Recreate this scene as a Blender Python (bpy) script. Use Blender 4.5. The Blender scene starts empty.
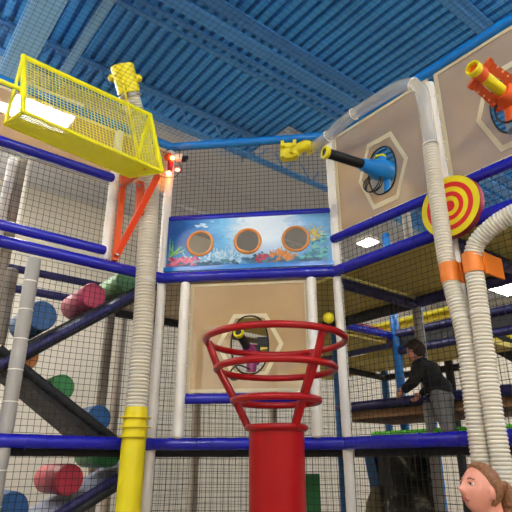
import bpy, bmesh, math, random
from mathutils import Vector, Matrix, noise
random.seed(7)
S = bpy.context.scene
COL = S.collection
PI = math.pi
# ------------------------------------------------------------------ layout
# play frame grid: cells of 0.967 m along U and V, origin at the left corner post
U = Vector((0.7869, 0.6170, 0)); V = Vector((-0.6170, 0.7869, 0)); Z = Vector((0, 0, 1))
PL = Vector((-0.740, 3.893, 0)); G = 0.967
def N(i, j, z=0): return PL + U*(G*i) + V*(G*j) + Z*z
PR = N(1, -1)
BD = (PR-PL).normalized(); BN = Vector((BD.y, -BD.x, 0))
WALLS = {'L': (PL, -U, -V), 'R': (PR, -V, -U), 'B': (PL, BD, BN)}
def W(w, s, z, off=0.0):                      # point on a play frame side: distance along, height, distance towards the arena
    o, d, n = WALLS[w]; return o + d*s + n*off + Z*z
Z0, Z1, Z2 = 1.728, 2.948, 4.172              # levels

# ------------------------------------------------------------------ materials
MATS = {}
def mat(name, col, rough=0.5, metal=0.0, alpha=1.0, emit=0.0, var=0.06, scale=8.0, spec=0.5, bump=0.0, bscale=60.0, coat=0.0):
    if name in MATS: return MATS[name]
    m = bpy.data.materials.new(name); m.use_nodes = True
    nt = m.node_tree; b = nt.nodes['Principled BSDF']
    tc = nt.nodes.new('ShaderNodeTexCoord'); nz = nt.nodes.new('ShaderNodeTexNoise')
    nz.inputs['Scale'].default_value = scale; nz.inputs['Detail'].default_value = 3
    nt.links.new(tc.outputs['Object'], nz.inputs['Vector'])
    mx = nt.nodes.new('ShaderNodeMix'); mx.data_type = 'RGBA'
    c = Vector(col)
    mx.inputs[6].default_value = (*(c*(1-var)), 1); mx.inputs[7].default_value = (*[min(1, q) for q in (c*(1+var))], 1)
    nt.links.new(nz.outputs['Fac'], mx.inputs[0]); nt.links.new(mx.outputs[2], b.inputs['Base Color'])
    b.inputs['Roughness'].default_value = rough; b.inputs['Metallic'].default_value = metal
    b.inputs['Alpha'].default_value = alpha; b.inputs['Specular IOR Level'].default_value = spec
    b.inputs['Coat Weight'].default_value = coat
    if emit: b.inputs['Emission Color'].default_value = (*col, 1); b.inputs['Emission Strength'].default_value = emit
    if bump:
        n2 = nt.nodes.new('ShaderNodeTexNoise'); n2.inputs['Scale'].default_value = bscale
        nt.links.new(tc.outputs['Object'], n2.inputs['Vector'])
        bp = nt.nodes.new('ShaderNodeBump'); bp.inputs['Strength'].default_value = bump; bp.inputs['Distance'].default_value = 0.01
        nt.links.new(n2.outputs['Fac'], bp.inputs['Height']); nt.links.new(bp.outputs['Normal'], b.inputs['Normal'])
    MATS[name] = m; return m
def lin(r, g, b):
    f = lambda c: (c/255/12.92) if c/255 <= 0.04045 else ((c/255+0.055)/1.055)**2.4
    return (f(r), f(g), f(b))
M = dict(
 white=mat('white_vinyl', lin(234,228,218), .45, bump=.15, bscale=12),
 grey=mat('grey_mesh_vinyl', lin(158,154,148), .55, bump=.3, bscale=90),
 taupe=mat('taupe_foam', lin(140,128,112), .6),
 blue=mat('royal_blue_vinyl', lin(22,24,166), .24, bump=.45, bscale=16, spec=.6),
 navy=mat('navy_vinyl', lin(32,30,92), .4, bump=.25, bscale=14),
 sky=mat('sky_blue_vinyl', lin(10,124,210), .26, bump=.4, bscale=14, spec=.6),
 skyd=mat('blue_post_vinyl', lin(28,98,160), .45, bump=.2, bscale=14),
 net=mat('black_net_twine', lin(30,28,28), .8),
 yellow=mat('yellow_paint', lin(244,238,8), .35, spec=.5),
 yplas=mat('yellow_plastic', lin(232,214,20), .4),
 red=mat('red_paint', lin(156,3,10), .3, spec=.35, coat=.0),
 dred=mat('dark_red_vinyl', lin(150,32,44), .5),
 orange=mat('orange_plastic', lin(222,88,28), .42),
 rorange=mat('red_orange_steel', lin(232,70,22), .4),
 cream=mat('cream_border_vinyl', lin(212,198,160), .45),
 vinyl=mat('beige_clear_vinyl', lin(216,178,128), .26, alpha=.6, var=.2, scale=2.2, spec=.35, bump=.12, bscale=3),  # strong tone variation imitates streaky reflections, put into the colour
 black=mat('black_plastic', lin(12,12,13), .45, spec=.35),
 cable=mat('black_cable', lin(16,16,18), .5),
 bblue=mat('blue_plastic', lin(20,128,205), .3),
 purple=mat('purple_plastic', lin(140,44,104), .38),
 hose=mat('ribbed_clear_hose', lin(222,214,196), .3, alpha=.93, spec=.6),
 chose=mat('smooth_clear_hose', lin(206,202,190), .22, alpha=.42, spec=.8),
 tie=mat('white_tie', lin(235,230,220), .4),
 olive=mat('olive_deck_foam', lin(200,180,92), .8, var=.15),
 tan=mat('tan_deck_underside', lin(196,176,142), .8, var=.08),
 brown=mat('brown_deck_edge', lin(176,128,84), .75, var=.12),
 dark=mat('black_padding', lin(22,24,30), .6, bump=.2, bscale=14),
 pink=mat('rose_red_foam', lin(176,48,86), .5), rosered=mat('crimson_foam', lin(170,36,60), .5),
 fblue=mat('mid_blue_foam', lin(24,84,140), .5), fgreen=mat('green_foam', lin(40,120,62), .5), lgreen=mat('pale_green_foam', lin(92,150,90), .5),
 forange=mat('ochre_orange_foam', lin(176,104,34), .5),
 lime=mat('lime_green_vinyl', lin(110,225,60), .45),
 deckblue=mat('blue_painted_steel', lin(52,142,214), .42, var=.1, scale=1.2),
 joist=mat('blue_painted_joist', lin(58,126,192), .5),
 duct=mat('pale_blue_duct', lin(112,164,208), .42),
 wallm=mat('warm_white_wall', lin(192,185,171), .8, var=.03, scale=1.5),
 wceil=mat('pale_grey_ceiling', lin(176,176,180), .8, var=.04, scale=1.2),
 floor=mat('grey_carpet', lin(150,142,132), .95, var=.15, scale=20),
 lamp=mat('white_tube_lamp', (1.0,.93,.82), .5, emit=26, var=0),
 panel=mat('white_light_panel', (1.0,.97,.92), .5, emit=9, var=0),
 beacon=mat('glowing_orange_lamp', (1.0,.33,.05), .4, emit=6, var=0),
 glowred=mat('glowing_red_lamp', (1.0,.08,.05), .4, emit=2.5, var=0),
 metal=mat('grey_steel', lin(150,150,150), .4, metal=.6),
 skin=mat('skin', lin(222,150,126), .5, var=.05, scale=20), hair=mat('brown_hair', lin(140,92,56), .5, var=.35, scale=70, bump=.8, bscale=120),
 dhair=mat('dark_brown_hair', lin(58,40,32), .6, var=.3, scale=60, bump=.6, bscale=120), lips=mat('lips', lin(176,96,88), .4),
 eyew=mat('eye_white', lin(196,184,176), .25), iris=mat('eye_iris', lin(60,52,44), .2),
 tee=mat('charcoal_cotton', lin(66,70,78), .85), jean=mat('denim', lin(52,64,88), .85),
 btop=mat('black_cotton', lin(22,22,25), .85), gpants=mat('grey_jersey', lin(128,126,124), .85), shoe=mat('dark_sock', lin(60,60,64), .8),
)

# ------------------------------------------------------------------ mesh builder
class MB:
    def __init__(s): s.v = []; s.f = []; s.m = []; s.mi = 0
    def add(s, vs, fs):
        o = len(s.v); s.v += [Vector(v) for v in vs]; s.f += [tuple(i+o for i in f) for f in fs]; s.m += [s.mi]*len(fs); return s
    def box(s, c, ax, ay, az):                # centre and three half axes
        c = Vector(c); P = [c+ax*i+ay*j+az*k for i in (-1,1) for j in (-1,1) for k in (-1,1)]
        return s.add(P, [(0,1,3,2),(4,6,7,5),(0,4,5,1),(2,3,7,6),(0,2,6,4),(1,5,7,3)])
    def prism(s, pts, d):                     # polygon of points swept along d
        n = len(pts); P = [Vector(p) for p in pts]+[Vector(p)+d for p in pts]
        return s.add(P, [tuple(range(n))[::-1], tuple(range(n, 2*n))]+[(i,(i+1)%n,(i+1)%n+n,i+n) for i in range(n)])
    def tube(s, pts, rad, seg=12, cap=True, closed=False):
        pts = [Vector(p) for p in pts]; n = len(pts)
        r = rad if isinstance(rad, (list, tuple)) else [rad]*n
        t0 = (pts[1]-pts[0]).normalized()
        up = Vector((0,0,1)) if abs(t0.z) < .9 else Vector((1,0,0))
        x = t0.cross(up).normalized(); vs = []; fs = []
        for i in range(n):
            if closed: t = pts[(i+1)%n]-pts[i-1]
            else: t = pts[min(i+1,n-1)]-pts[max(i-1,0)]
            t.normalize(); x = (x-t*x.dot(t)).normalized(); y = t.cross(x)
            for k in range(seg):
                a = 2*PI*k/seg; vs.append(pts[i]+(x*math.cos(a)+y*math.sin(a))*r[i])
        m = n if closed else n-1
        for i in range(m):
            j = (i+1)%n
            for k in range(seg):
                l = (k+1)%seg; fs.append((i*seg+k, i*seg+l, j*seg+l, j*seg+k))
        if cap and not closed: fs += [tuple(range(seg))[::-1], tuple(range((n-1)*seg, n*seg))]
        return s.add(vs, fs)
    def lathe(s, o, ax, prof, seg=24, ends=True):        # profile of (distance along axis, radius)
        o = Vector(o); ax = Vector(ax).normalized(); q = Vector((0,0,1)) if abs(ax.z) < .9 else Vector((1,0,0))
        x = ax.cross(q).normalized(); y = ax.cross(x); vs = []; fs = []
        for h, r in prof:
            for k in range(seg):
                a = 2*PI*k/seg; vs.append(o+ax*h+(x*math.cos(a)+y*math.sin(a))*max(r, 1e-4))
        for i in range(len(prof)-1):
            for k in range(seg):
                l = (k+1)%seg; fs.append((i*seg+k, (i+1)*seg+k, (i+1)*seg+l, i*seg+l))
        if ends: fs += [tuple(range(seg)), tuple(range((len(prof)-1)*seg, len(prof)*seg))[::-1]]
        return s.add(vs, fs)
    def sphere(s, c, r, seg=16, sc=(1,1,1)):
        c = Vector(c); n = seg//2; vs = []; fs = []
        for i in range(n+1):
            th = PI*i/n
            for k in range(seg):
                a = 2*PI*k/seg; vs.append(c+Vector((math.sin(th)*math.cos(a)*sc[0], math.sin(th)*math.sin(a)*sc[1], math.cos(th)*sc[2]))*r)
        for i in range(n):
            for k in range(seg):
                l = (k+1)%seg; fs.append((i*seg+k, (i+1)*seg+k, (i+1)*seg+l, i*seg+l))
        return s.add(vs, fs)
    def build(s, name, m, parent=None, smooth=True, weld=False):
        me = bpy.data.meshes.new(name)
        off = Vector(parent['_w']) if parent is not None and '_w' in parent else Vector()
        base = off if parent is not None else Vector()
        me.from_pydata([tuple(v-base) for v in s.v], [], s.f)
        ms = m if isinstance(m, list) else [m]
        for q in ms: me.materials.append(q)
        if len(ms) > 1: me.polygons.foreach_set('material_index', s.m)
        bm = bmesh.new(); bm.from_mesh(me)
        bmesh.ops.remove_doubles(bm, verts=bm.verts, dist=1e-5)
        bmesh.ops.recalc_face_normals(bm, faces=bm.faces)
        if smooth:
            for f in bm.faces: f.smooth = True
            for e in bm.edges:
                if len(e.link_faces) == 2 and e.calc_face_angle(0) > math.radians(38): e.smooth = False
        bm.to_mesh(me); bm.free()
        o = bpy.data.objects.new(name, me); COL.objects.link(o)
        if parent is not None:
            o.parent = parent; o['_w'] = tuple(base)
        return o
def tag(o, label, cat, group=None, kind=None):
    if label: o['label'] = label
    if cat: o['category'] = cat
    if group: o['group'] = group
    if kind: o['kind'] = kind
    return o
def thing(name, loc, label, cat, group=None):
    o = bpy.data.objects.new(name, None); COL.objects.link(o); o.location = loc; o['_w'] = tuple(loc)
    o.empty_display_size = .05
    return tag(o, label, cat, group)
def struct(o): o['kind'] = 'structure'; return o
def smoothpts(P, n=8):
    P = [Vector(p) for p in P]; out = []
    for i in range(len(P)-1):
        a = P[max(i-1,0)]; b = P[i]; c = P[i+1]; d = P[min(i+2,len(P)-1)]
        for k in range(n):
            t = k/n; out.append(.5*((2*b)+(c-a)*t+(2*a-5*b+4*c-d)*t*t+(3*b-a-3*c+d)*t**3))
    out.append(P[-1]); return out
def resample(P, step):
    out = [P[0]]; acc = 0
    for a, b in zip(P[:-1], P[1:]):
        L = (b-a).length; d = step-acc
        while d <= L: out.append(a+(b-a)*(d/L)); d += step
        acc = (acc+L) % step if L else acc
    out.append(P[-1]); return out

# foam wrapped post or rail: pinched where the ties hold the cover, ties are parts
def padded(name, A, B, r, m, label, cat, group=None, tie=None, gap=.16, tiegap=None, ends=True, tier=.0025):
    A = Vector(A); B = Vector(B); L = (B-A).length; d = (B-A)/L
    t = thing(name, A, label, cat, group)
    n = max(1, round(L/gap)); prof = []
    ph = random.random()*PI
    if ends: prof += [(0, r*.25), (.004, r*.7), (.014, r*.95)]
    else: prof += [(0, r)]
    st = 5
    for i in range(n):
        for k in range(st):
            h = (i+(k+.5)/st)*L/n
            if h < .02 or h > L-.02: continue
            u_ = (k+.5)/st
            pin = math.exp(-((u_-.1)/.10)**2)
            prof.append((h, r*(1-.06*pin+.015*math.sin(h*23+ph))))
    if ends: prof += [(L-.014, r*.95), (L-.004, r*.7), (L, r*.25)]
    else: prof += [(L, r)]
    b = MB(); b.lathe(A, d, prof, 20); b.build('foam_sleeve', m, t)
    tm = tie or m
    ng = max(1, round(L/(tiegap or gap)))
    q = Vector((0,0,1)) if abs(d.z) < .9 else Vector((1,0,0)); x = d.cross(q).normalized(); y = d.cross(x)
    for i in range(ng):
        c = A+d*((i+.1)*L/ng)
        if (c-A).length < .03: continue
        rr = r*.965; a = MB()
        a.tube([c+(x*math.cos(2*PI*k/16)+y*math.sin(2*PI*k/16))*rr for k in range(16)], tier, 6, closed=True)
        e = x*math.cos(ph+i)+y*math.sin(ph+i); a.box(c+e*(rr+.003), e*.005, d*.003, d.cross(e)*.003)
        a.build('cable_tie', tm, t)
    return t

# knotted square net between four corners: origin, two side vectors
def net(name, O, a, b, label, cell=.041, r=.0019, clip=None, wob=.006, group=None, seed=0, mm=None):
    O = Vector(O); la = a.length; lb = b.length; ea = a/la; eb = b/lb; n = ea.cross(eb).normalized()
    mb = MB()
    def disp(p, q):
        v = noise.noise_vector(Vector((p*2.3+seed*7, q*2.3, seed)))
        w = noise.noise_vector(Vector((p*21+seed*7, q*21, seed+3)))
        ed = min(1, min(p, la-p, q, lb-q)/.08) if not clip else 1
        return (ea*(v.x*wob*1.6+w.x*.0016)+eb*(v.y*wob*1.6+w.y*.0016)+n*v.z*wob*2)*max(ed, 0)
    for (L1, L2, flip) in ((la, lb, 0), (lb, la, 1)):
        k = int(L1/cell)
        for i in range(k+1):
            p = i*L1/k; m_ = max(3, int(L2/.09)); run = []
            for j in range(m_+1):
                q = j*L2/m_
                pa, pb = (p, q) if not flip else (q, p)
                if clip and not clip(pa, pb):
                    if len(run) > 1: mb.tube(run, r, 3, cap=False)
                    run = []; continue
                run.append(O+ea*pa+eb*pb+disp(pa, pb))
            if len(run) > 1: mb.tube(run, r, 3, cap=False)
    o = mb.build(name, mm or M['net'], None, smooth=False)
    return tag(o, label, 'net', group)

# ================================================================== SETTING
ur = lambda u_, v_, z: U*u_+V*v_+Z*z
UA, UB, VA, VB, HC = -7.0, 16.0, -7.0, 9.5, 6.6
b = MB(); b.prism([ur(UA,VA,-.1), ur(UB,VA,-.1), ur(UB,VB,-.1), ur(UA,VB,-.1)], Z*.1); struct(b.build('floor', M['floor'], smooth=False))
for nm, p, q, d in (('wall_back', ur(UA,VB,0), ur(UB,VB,0), V*.1), ('wall_right', ur(UB,VB,0), ur(UB,VA,0), U*.1),
                    ('wall_front', ur(UB,VA,0), ur(UA,VA,0), -V*.1), ('wall_left', ur(UA,VA,0), ur(UA,VB,0), -U*.1)):
    b = MB(); b.prism([p, q, q+Z*HC, p+Z*HC], d); struct(b.build(nm, M['wallm'], smooth=False))
# corrugated steel roof deck, flutes run along V
VS = 6.35
b = MB(); pitch = .145; u_ = UA; pr = []
while u_ < UB:
    pr += [(u_, HC+.0), (u_+.078, HC+.0), (u_+.088, HC+.08), (u_+.135, HC+.08)]; u_ += pitch
vs = []; fs = []
for u_, z in pr: vs += [ur(u_, VA, z), ur(u_, VS, z)]
for i in range(len(pr)-1): fs.append((2*i, 2*i+1, 2*i+3, 2*i+2))
b.add(vs, fs); top = [ur(UA,VA,HC+.085), ur(UB,VA,HC+.085), ur(UB,VS,HC+.085), ur(UA,VS,HC+.085)]
b.prism(top, Z*.05); struct(b.build('ceiling', M['deckblue'], smooth=False))
b = MB(); b.prism([ur(UA,VS,HC-.12), ur(UB,VS,HC-.12), ur(UB,VB,HC-.12), ur(UA,VB,HC-.12)], Z*.22); struct(b.build('ceiling', M['wceil'], smooth=False))
b = MB(); b.prism([ur(4.7,5.15,HC-.14), ur(8.2,5.15,HC-.14), ur(8.2,VS,HC-.14), ur(4.7,VS,HC-.14)], Z*.13); struct(b.build('ceiling', M['wceil'], smooth=False))
# thin ribs of the pale ceiling
for k, vv in enumerate((7.3, 8.4)):
    b = MB(); b.box(ur((UA+UB)/2, vv, HC-.15), U*((UB-UA)/2), V*.03, Z*.03); o = b.build('trim_%d' % (k+1), M['wceil'], smooth=False); struct(o)
# open web joists along U
def joist(vv, depth, label, fl=.045, web=True):
    t = thing('ceiling_joist', ur(4.5, vv, HC-depth), label, 'ceiling joist')
    L = (UB-UA)/2
    for zz in ((HC-.02), (HC-depth)):
        a = MB(); a.box(ur((UA+UB)/2, vv, zz), U*L, V*fl, Z*.018); a.build('chord', M['joist'], t, smooth=False)
    a = MB(); x = UA+.1; up = True
    while web and x < UB-.5:
        a.tube([ur(x, vv, HC-depth if up else HC-.02), ur(x+.3, vv, HC-.02 if up else HC-depth)], .011, 6); x += .3; up = not up
    if web: a.build('web_bars', M['joist'], t)
joist(5.72, .42, 'blue open-web ceiling joist farthest back, its lattice showing above the yellow wire basket', .06)
joist(4.38, .20, 'thin dark-edged blue ceiling joist crossing the middle of the roof deck', .03, False)
joist(3.88, .34, 'heavy blue ceiling joist crossing from top centre towards the clear hose bend', .085, False)
joist(2.10, .25, 'blue ceiling joist crossing the upper right corner of the view', .05, False)
joist(0.60, .34, 'blue ceiling joist nearly overhead, nearest of the joists', .05)
def duct(uu, z, w, h, v0, v1, label, nm='ceiling_beam'):
    a = MB(); a.box(ur(uu, (v0+v1)/2, z), U*w, V*((v1-v0)/2), Z*h); return tag(a.build(nm, M['duct'], smooth=False), label, 'beam')
duct(.80, HC-.55, .14, .13, -3, VS, 'wide pale blue boxed ceiling beam running down past the left end of the yellow basket')
duct(1.32, HC-.46, .055, .035, -3, VS, 'narrow pale blue ceiling beam right beside the wide pale beam')
# added pendant lamps (two bare tubes each), kept out of view to brighten the room
def lampfix(x, y, z, ang, label, L=.75, group='added strip lamps out of view over the hall'):
    t = thing('added_pendant_lamp', (x, y, z), label, 'lamp', group)
    d = Vector((math.cos(ang), math.sin(ang), 0)); n = Vector((-d.y, d.x, 0)); c = Vector((x, y, z))
    a = MB(); a.box(c+Z*.05, d*L, n*.05, Z*.03); a.build('housing', M['white'], t, smooth=False)
    for sgn in (-1, 1):
        a = MB(); a.tube([c+n*sgn*.09-d*L*.97, c+n*sgn*.09+d*L*.97], .022, 10); a.build('tube', M['lamp'], t)
        a = MB(); a.tube([c+d*sgn*L*.7+Z*.08, Vector((0,0,HC))+Vector((c.x,c.y,0))+d*sgn*L*.7], .006, 6); a.build('rod', M['metal'], t)
ua = math.atan2(U.y, U.x)
for x, y in ((-2.4, -.6), (2.6, -1.0), (-5.0, 3.2), (-6.2, 6.2), (.5, -4.0), (7.2, 3.2), (8.6, 6.0), (-3.6,-3), (-7.2,9.0), (5.4,.6), (.2,-1.9)):
    lampfix(x, y, 5.1, ua, 'added out-of-view tube lamp hung from the roof deck to brighten the hall')
def lightpanel(x, y, z, w, h, label, nm='ceiling_light'):
    t = thing(nm, (x, y, z), label, 'ceiling light')
    a = MB(); a.box((x, y, z+.04), U*(w+.03), V*(h+.03), Z*.04); a.build('housing', M['white'], t, smooth=False)
    a = MB(); a.box((x, y, z-.006), U*w, V*h, Z*.006); a.build('diffuser', M['panel'], t, smooth=False)
    a = MB(); a.tube([Vector((x,y,z+.08)), Vector((x,y,HC-.1))], .012, 6); a.build('rod', M['metal'], t)
lightpanel(-2.95, 5.72, 6.0, .5, .34, 'bright square ceiling light glaring behind the left end of the yellow basket')
lightpanel(2.42, 10.4, 6.05, .15, .17, 'ceiling light seen just above the right frame rail beside the white corner post')
lightpanel(6.9, 13.5, 6.05, .62, .42, 'large ceiling light at right below the deck, beside the paired hoses')
lightpanel(-6.0, 6.0, 6.2, .6, .4, 'added unseen ceiling light beyond the roller ramps to the left')  # out of view, added to light the left side behind the frame
lightpanel(9.0, 9.0, 6.2, .9, .5, 'added unseen ceiling light far back over the right-hand frame')  # out of view, added to light the right side behind the frame

# ================================================================== PLAY FRAME posts and rails
WP = 'padded_post'
padded(WP, N(0,0,0), N(0,0,4.13), .038, M['white'], 'white padded post at the left end of the ocean mural', 'post', tie=M['tie'])
padded(WP, N(1,-1,0), N(1,-1,4.13), .038, M['white'], 'white padded post at the right end of the ocean mural', 'post', tie=M['tie'])
padded(WP, N(1,-2,0), N(1,-2,4.09), .038, M['white'], 'white padded post behind the yellow and red target', 'post', tie=M['tie'])
padded(WP, W('L',.478,Z1+.05), W('L',.478,4.13), .036, M['white'], 'white padded half-height post holding the orange basket bracket', 'post', tie=M['tie'])
padded(WP, N(-1,0,0), N(-1,0,2.90), .046, M['grey'], 'grey mesh-covered post with white ties left of the roller ramps', 'post', tie=M['tie'], gap=.2, tier=.004)
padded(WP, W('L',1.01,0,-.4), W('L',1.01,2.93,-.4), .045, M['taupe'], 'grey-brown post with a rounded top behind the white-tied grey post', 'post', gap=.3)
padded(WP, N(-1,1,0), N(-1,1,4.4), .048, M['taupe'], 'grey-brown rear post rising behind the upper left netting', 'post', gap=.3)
padded(WP, W('L',1.05,3.2,-.967), W('L',1.05,4.13,-.967), .045, M['white'], 'white rear post with a round top behind the upper left netting', 'post', gap=.2)
for q in ((.207,'left'), (1.167,'right')):
    padded(WP, W('B',q[0],1.76,.055), W('B',q[0],2.90,.055), .038, M['white'], 'short white padded post at the %s edge of the beige window with the purple blaster' % q[1], 'post', tie=M['tie'])
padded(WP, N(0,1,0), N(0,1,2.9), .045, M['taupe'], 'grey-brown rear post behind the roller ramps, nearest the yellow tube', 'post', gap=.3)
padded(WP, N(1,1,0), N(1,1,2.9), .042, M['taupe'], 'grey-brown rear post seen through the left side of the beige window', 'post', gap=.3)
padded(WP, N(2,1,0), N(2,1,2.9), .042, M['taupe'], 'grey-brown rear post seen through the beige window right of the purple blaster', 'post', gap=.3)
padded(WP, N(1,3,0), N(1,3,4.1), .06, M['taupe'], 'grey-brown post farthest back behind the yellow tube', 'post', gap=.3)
padded(WP, N(2,-1,0), N(2,-1,4.1), .042, M['grey'], 'pale grey netted post standing just behind the child', 'post', gap=.2)
padded(WP, N(2,0,0), N(2,0,2.9), .04, M['skyd'], 'blue post just left of the right mural post, low behind the netting', 'post', gap=.2)
padded(WP, N(3,0,0), N(3,0,4.15), .046, M['sky'], 'bright blue post left of the child, crossing the red-edged platform', 'post', gap=.2)
padded(WP, N(4,1,0), N(4,1,2.8), .05, M['skyd'], 'darker blue post far back between the mural post and the bright blue post', 'post', gap=.2)
padded(WP, N(3.03,-1.0,0), N(3.03,-1.0,4.15), .055, M['sky'], 'bright blue post directly right of the paired hoses', 'post', gap=.2)
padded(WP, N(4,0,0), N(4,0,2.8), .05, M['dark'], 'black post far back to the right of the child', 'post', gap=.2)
padded(WP, N(5,1,0), N(5,1,4.1), .06, M['sky'], 'light blue post farthest back, seen above the red-edged rail', 'post', gap=.2)

RL = 'padded_rail'
e = .0
FO = .034
for (w, a_, b_, lab, low, up) in (
  ('B',-.02,1.39,'under the ocean mural','behind the red hoop tower','above the grey netting over the mural'),
  ('L',-.02,.967,'left of the mural above the roller ramps','across the roller ramps','behind the yellow wire basket'),
  ('L',.967,2.0,'at the left edge above the grey tied post','at the lower left corner','at the upper left edge'),
  ('R',-.02,.967,'right of the mural below the blue blaster','in front of the child','behind the clear hose over the blue blaster'),
  ('R',.967,2.1,'behind the bend of the second hose','in the lower right behind the woman','at the upper right over the orange blaster window')):
    padded(RL, W(w,a_,Z1,FO), W(w,b_,Z1,FO), .041, M['blue'], 'royal blue padded rail %s' % lab, 'rail', gap=.12, ends=False)
    padded(RL, W(w,a_,Z0,FO), W(w,b_,Z0,FO), .041, M['blue'], 'low royal blue padded rail %s' % low, 'rail', gap=.12, ends=False)
    padded(RL, W(w,a_,Z0-.055,-.06), W(w,b_,Z0-.055,-.06), .03, M['dark'], 'rail coloured black for shadow, tucked under the low blue rail %s' % low, 'rail', gap=.2, ends=False)  # black colour stands for the shade below the blue rail
    padded(RL, W(w,a_,Z2,.0), W(w,b_,Z2,.0), .036, M['sky'], 'sky blue padded top rail %s' % up, 'rail', gap=.12, ends=False)
padded(RL, W('B',.02,3.465,.0), W('B',1.35,3.465,.0), .031, M['blue'], 'royal blue padded rail along the top of the ocean mural', 'rail', gap=.12)
padded(RL, W('B',.18,2.03,.02), W('B',1.19,2.03,.02), .036, M['blue'], 'royal blue padded rail below the beige window with the purple blaster', 'rail', gap=.12)
padded(RL, W('R',-.01,3.213,.03), W('R',2.2,3.213,.03), .035, M['blue'], 'royal blue padded rail just under the blue blaster window', 'rail', gap=.14)
padded(RL, W('L',.49,3.67,.03), W('L',2.1,3.67,.03), .036, M['blue'], 'royal blue padded rail at left just below the yellow basket', 'rail', gap=.14)
padded(RL, W('L',.49,3.062,.03), W('L',2.1,3.062,.03), .036, M['blue'], 'royal blue padded rail at left ending against the half-height white post', 'rail', gap=.14)
padded(RL, W('L',.02,3.125,-.967), W('L',2.1,3.125,-.967), .034, M['navy'], 'navy rear rail behind the left netting, upper one of two', 'rail', gap=.14)
padded(RL, W('L',.02,2.955,-.967), W('L',2.1,2.955,-.967), .036, M['navy'], 'navy rear rail behind the left netting, lower one of two', 'rail', gap=.14)
padded(RL, N(0,1,2.90), N(1,1,2.90), .04, M['dark'], 'black rear rail under the tan deck behind the mural', 'rail', gap=.2)
padded(RL, N(1,1,2.86), N(2,1,2.86), .03, M['taupe'], 'grey-brown rear rail seen through the beige window', 'rail', gap=.2)
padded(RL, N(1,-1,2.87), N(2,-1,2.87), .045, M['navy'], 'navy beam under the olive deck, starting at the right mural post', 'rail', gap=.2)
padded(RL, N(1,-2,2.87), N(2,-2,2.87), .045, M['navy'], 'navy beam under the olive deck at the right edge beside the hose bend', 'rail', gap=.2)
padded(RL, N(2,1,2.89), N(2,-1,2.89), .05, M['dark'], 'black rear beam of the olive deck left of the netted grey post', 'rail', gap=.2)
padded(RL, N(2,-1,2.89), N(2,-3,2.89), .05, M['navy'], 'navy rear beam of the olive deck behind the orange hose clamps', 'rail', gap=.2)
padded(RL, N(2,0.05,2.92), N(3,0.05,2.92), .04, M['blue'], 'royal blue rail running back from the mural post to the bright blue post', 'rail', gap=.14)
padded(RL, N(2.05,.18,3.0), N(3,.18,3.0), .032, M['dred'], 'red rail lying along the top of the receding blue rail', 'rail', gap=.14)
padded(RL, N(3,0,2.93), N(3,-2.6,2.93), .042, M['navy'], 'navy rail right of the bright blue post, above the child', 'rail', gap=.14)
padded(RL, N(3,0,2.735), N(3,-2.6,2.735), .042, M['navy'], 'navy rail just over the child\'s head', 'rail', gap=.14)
padded(RL, N(3,0,2.84), N(3,2.2,2.84), .05, M['navy'], 'navy beam under the red-edged platform left of the bright blue post', 'rail', gap=.2)
padded(RL, N(3,.05,2.90), N(3,2.2,2.90), .025, M['dred'], 'red padded edge on the far platform left of the bright blue post', 'rail', gap=.2)
padded(RL, N(3,1,2.70), N(4,1,2.66), .04, M['dark'], 'black beam below the far olive platform left of the bright blue post', 'rail', gap=.2)
padded(RL, N(4,1,2.66), N(4,-.4,2.66), .04, M['dark'], 'black rear beam behind the child\'s head', 'rail', gap=.2)
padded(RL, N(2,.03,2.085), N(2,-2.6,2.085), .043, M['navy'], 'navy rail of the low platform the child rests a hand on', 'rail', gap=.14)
padded(RL, N(4,1.2,2.3), N(4,-1.5,2.3), .05, M['dred'], 'dull red rail far back behind the child', 'rail', gap=.14)
padded(RL, N(2.0,-.38,1.835), N(2.0,-2.6,1.835), .026, M['lime'], 'lime green padded rail low behind the child\'s legs', 'rail', gap=.1)
padded(RL, N(4.1,2,3.40), N(4.1,-.4,3.40), .035, M['yplas'], 'yellow padded rail above the navy rails over the child', 'rail', gap=.2)

# ---- decks
def slab(name, pts, z, th, m, label, cat='deck'):
    a = MB(); a.prism([Vector((p.x,p.y,z)) for p in pts], Z*th); return tag(a.build(name, m, smooth=False), label, cat)
slab('padded_deck', [N(.03,0.02),N(.98,-.93),N(.98,.97),N(.03,.97)], 2.93, .05, M['tan'], 'tan padded deck behind the ocean mural, seen from below')
slab('padded_deck', [N(1.03,-.97),N(1.97,-.97),N(1.97,.97),N(1.03,.97)], 2.93, .05, M['olive'], 'olive padded deck right behind the right mural post, seen from below')
slab('padded_deck', [N(1.03,-2.96),N(1.97,-2.96),N(1.97,-1.03),N(1.03,-1.03)], 2.93, .05, M['olive'], 'olive padded deck above the paired hoses, seen from below')
slab('padded_deck', [N(2.05,.1),N(2.97,.1),N(2.97,1.5),N(2.05,1.5)], 2.84, .05, M['olive'], 'olive padded deck below the receding blue and red rails')
slab('padded_deck', [N(3.05,-.9),N(3.95,-.9),N(3.95,2),N(3.05,2)], 2.74, .05, M['olive'], 'far olive deck behind the bright blue post')
slab('padded_deck', [N(2.05,-2.6),N(2.95,-2.6),N(2.95,.1),N(2.05,.1)], 1.98, .08, M['brown'], 'brown low platform deck behind the child\'s legs')
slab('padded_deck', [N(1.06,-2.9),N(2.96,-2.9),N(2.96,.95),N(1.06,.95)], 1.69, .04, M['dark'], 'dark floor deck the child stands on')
slab('padded_deck', [N(4.15,-.4),N(5,-.4),N(5,2),N(4.15,2)], 3.22, .17, mat('mustard_deck', lin(200,176,40), .7), 'highest olive deck with the yellow rail, far back')
b = MB(); b.prism([N(3,-.05,2.74),N(3,-2.6,2.74),N(3,-2.6,2.93),N(3,-.05,2.93)], U*.03)
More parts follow.
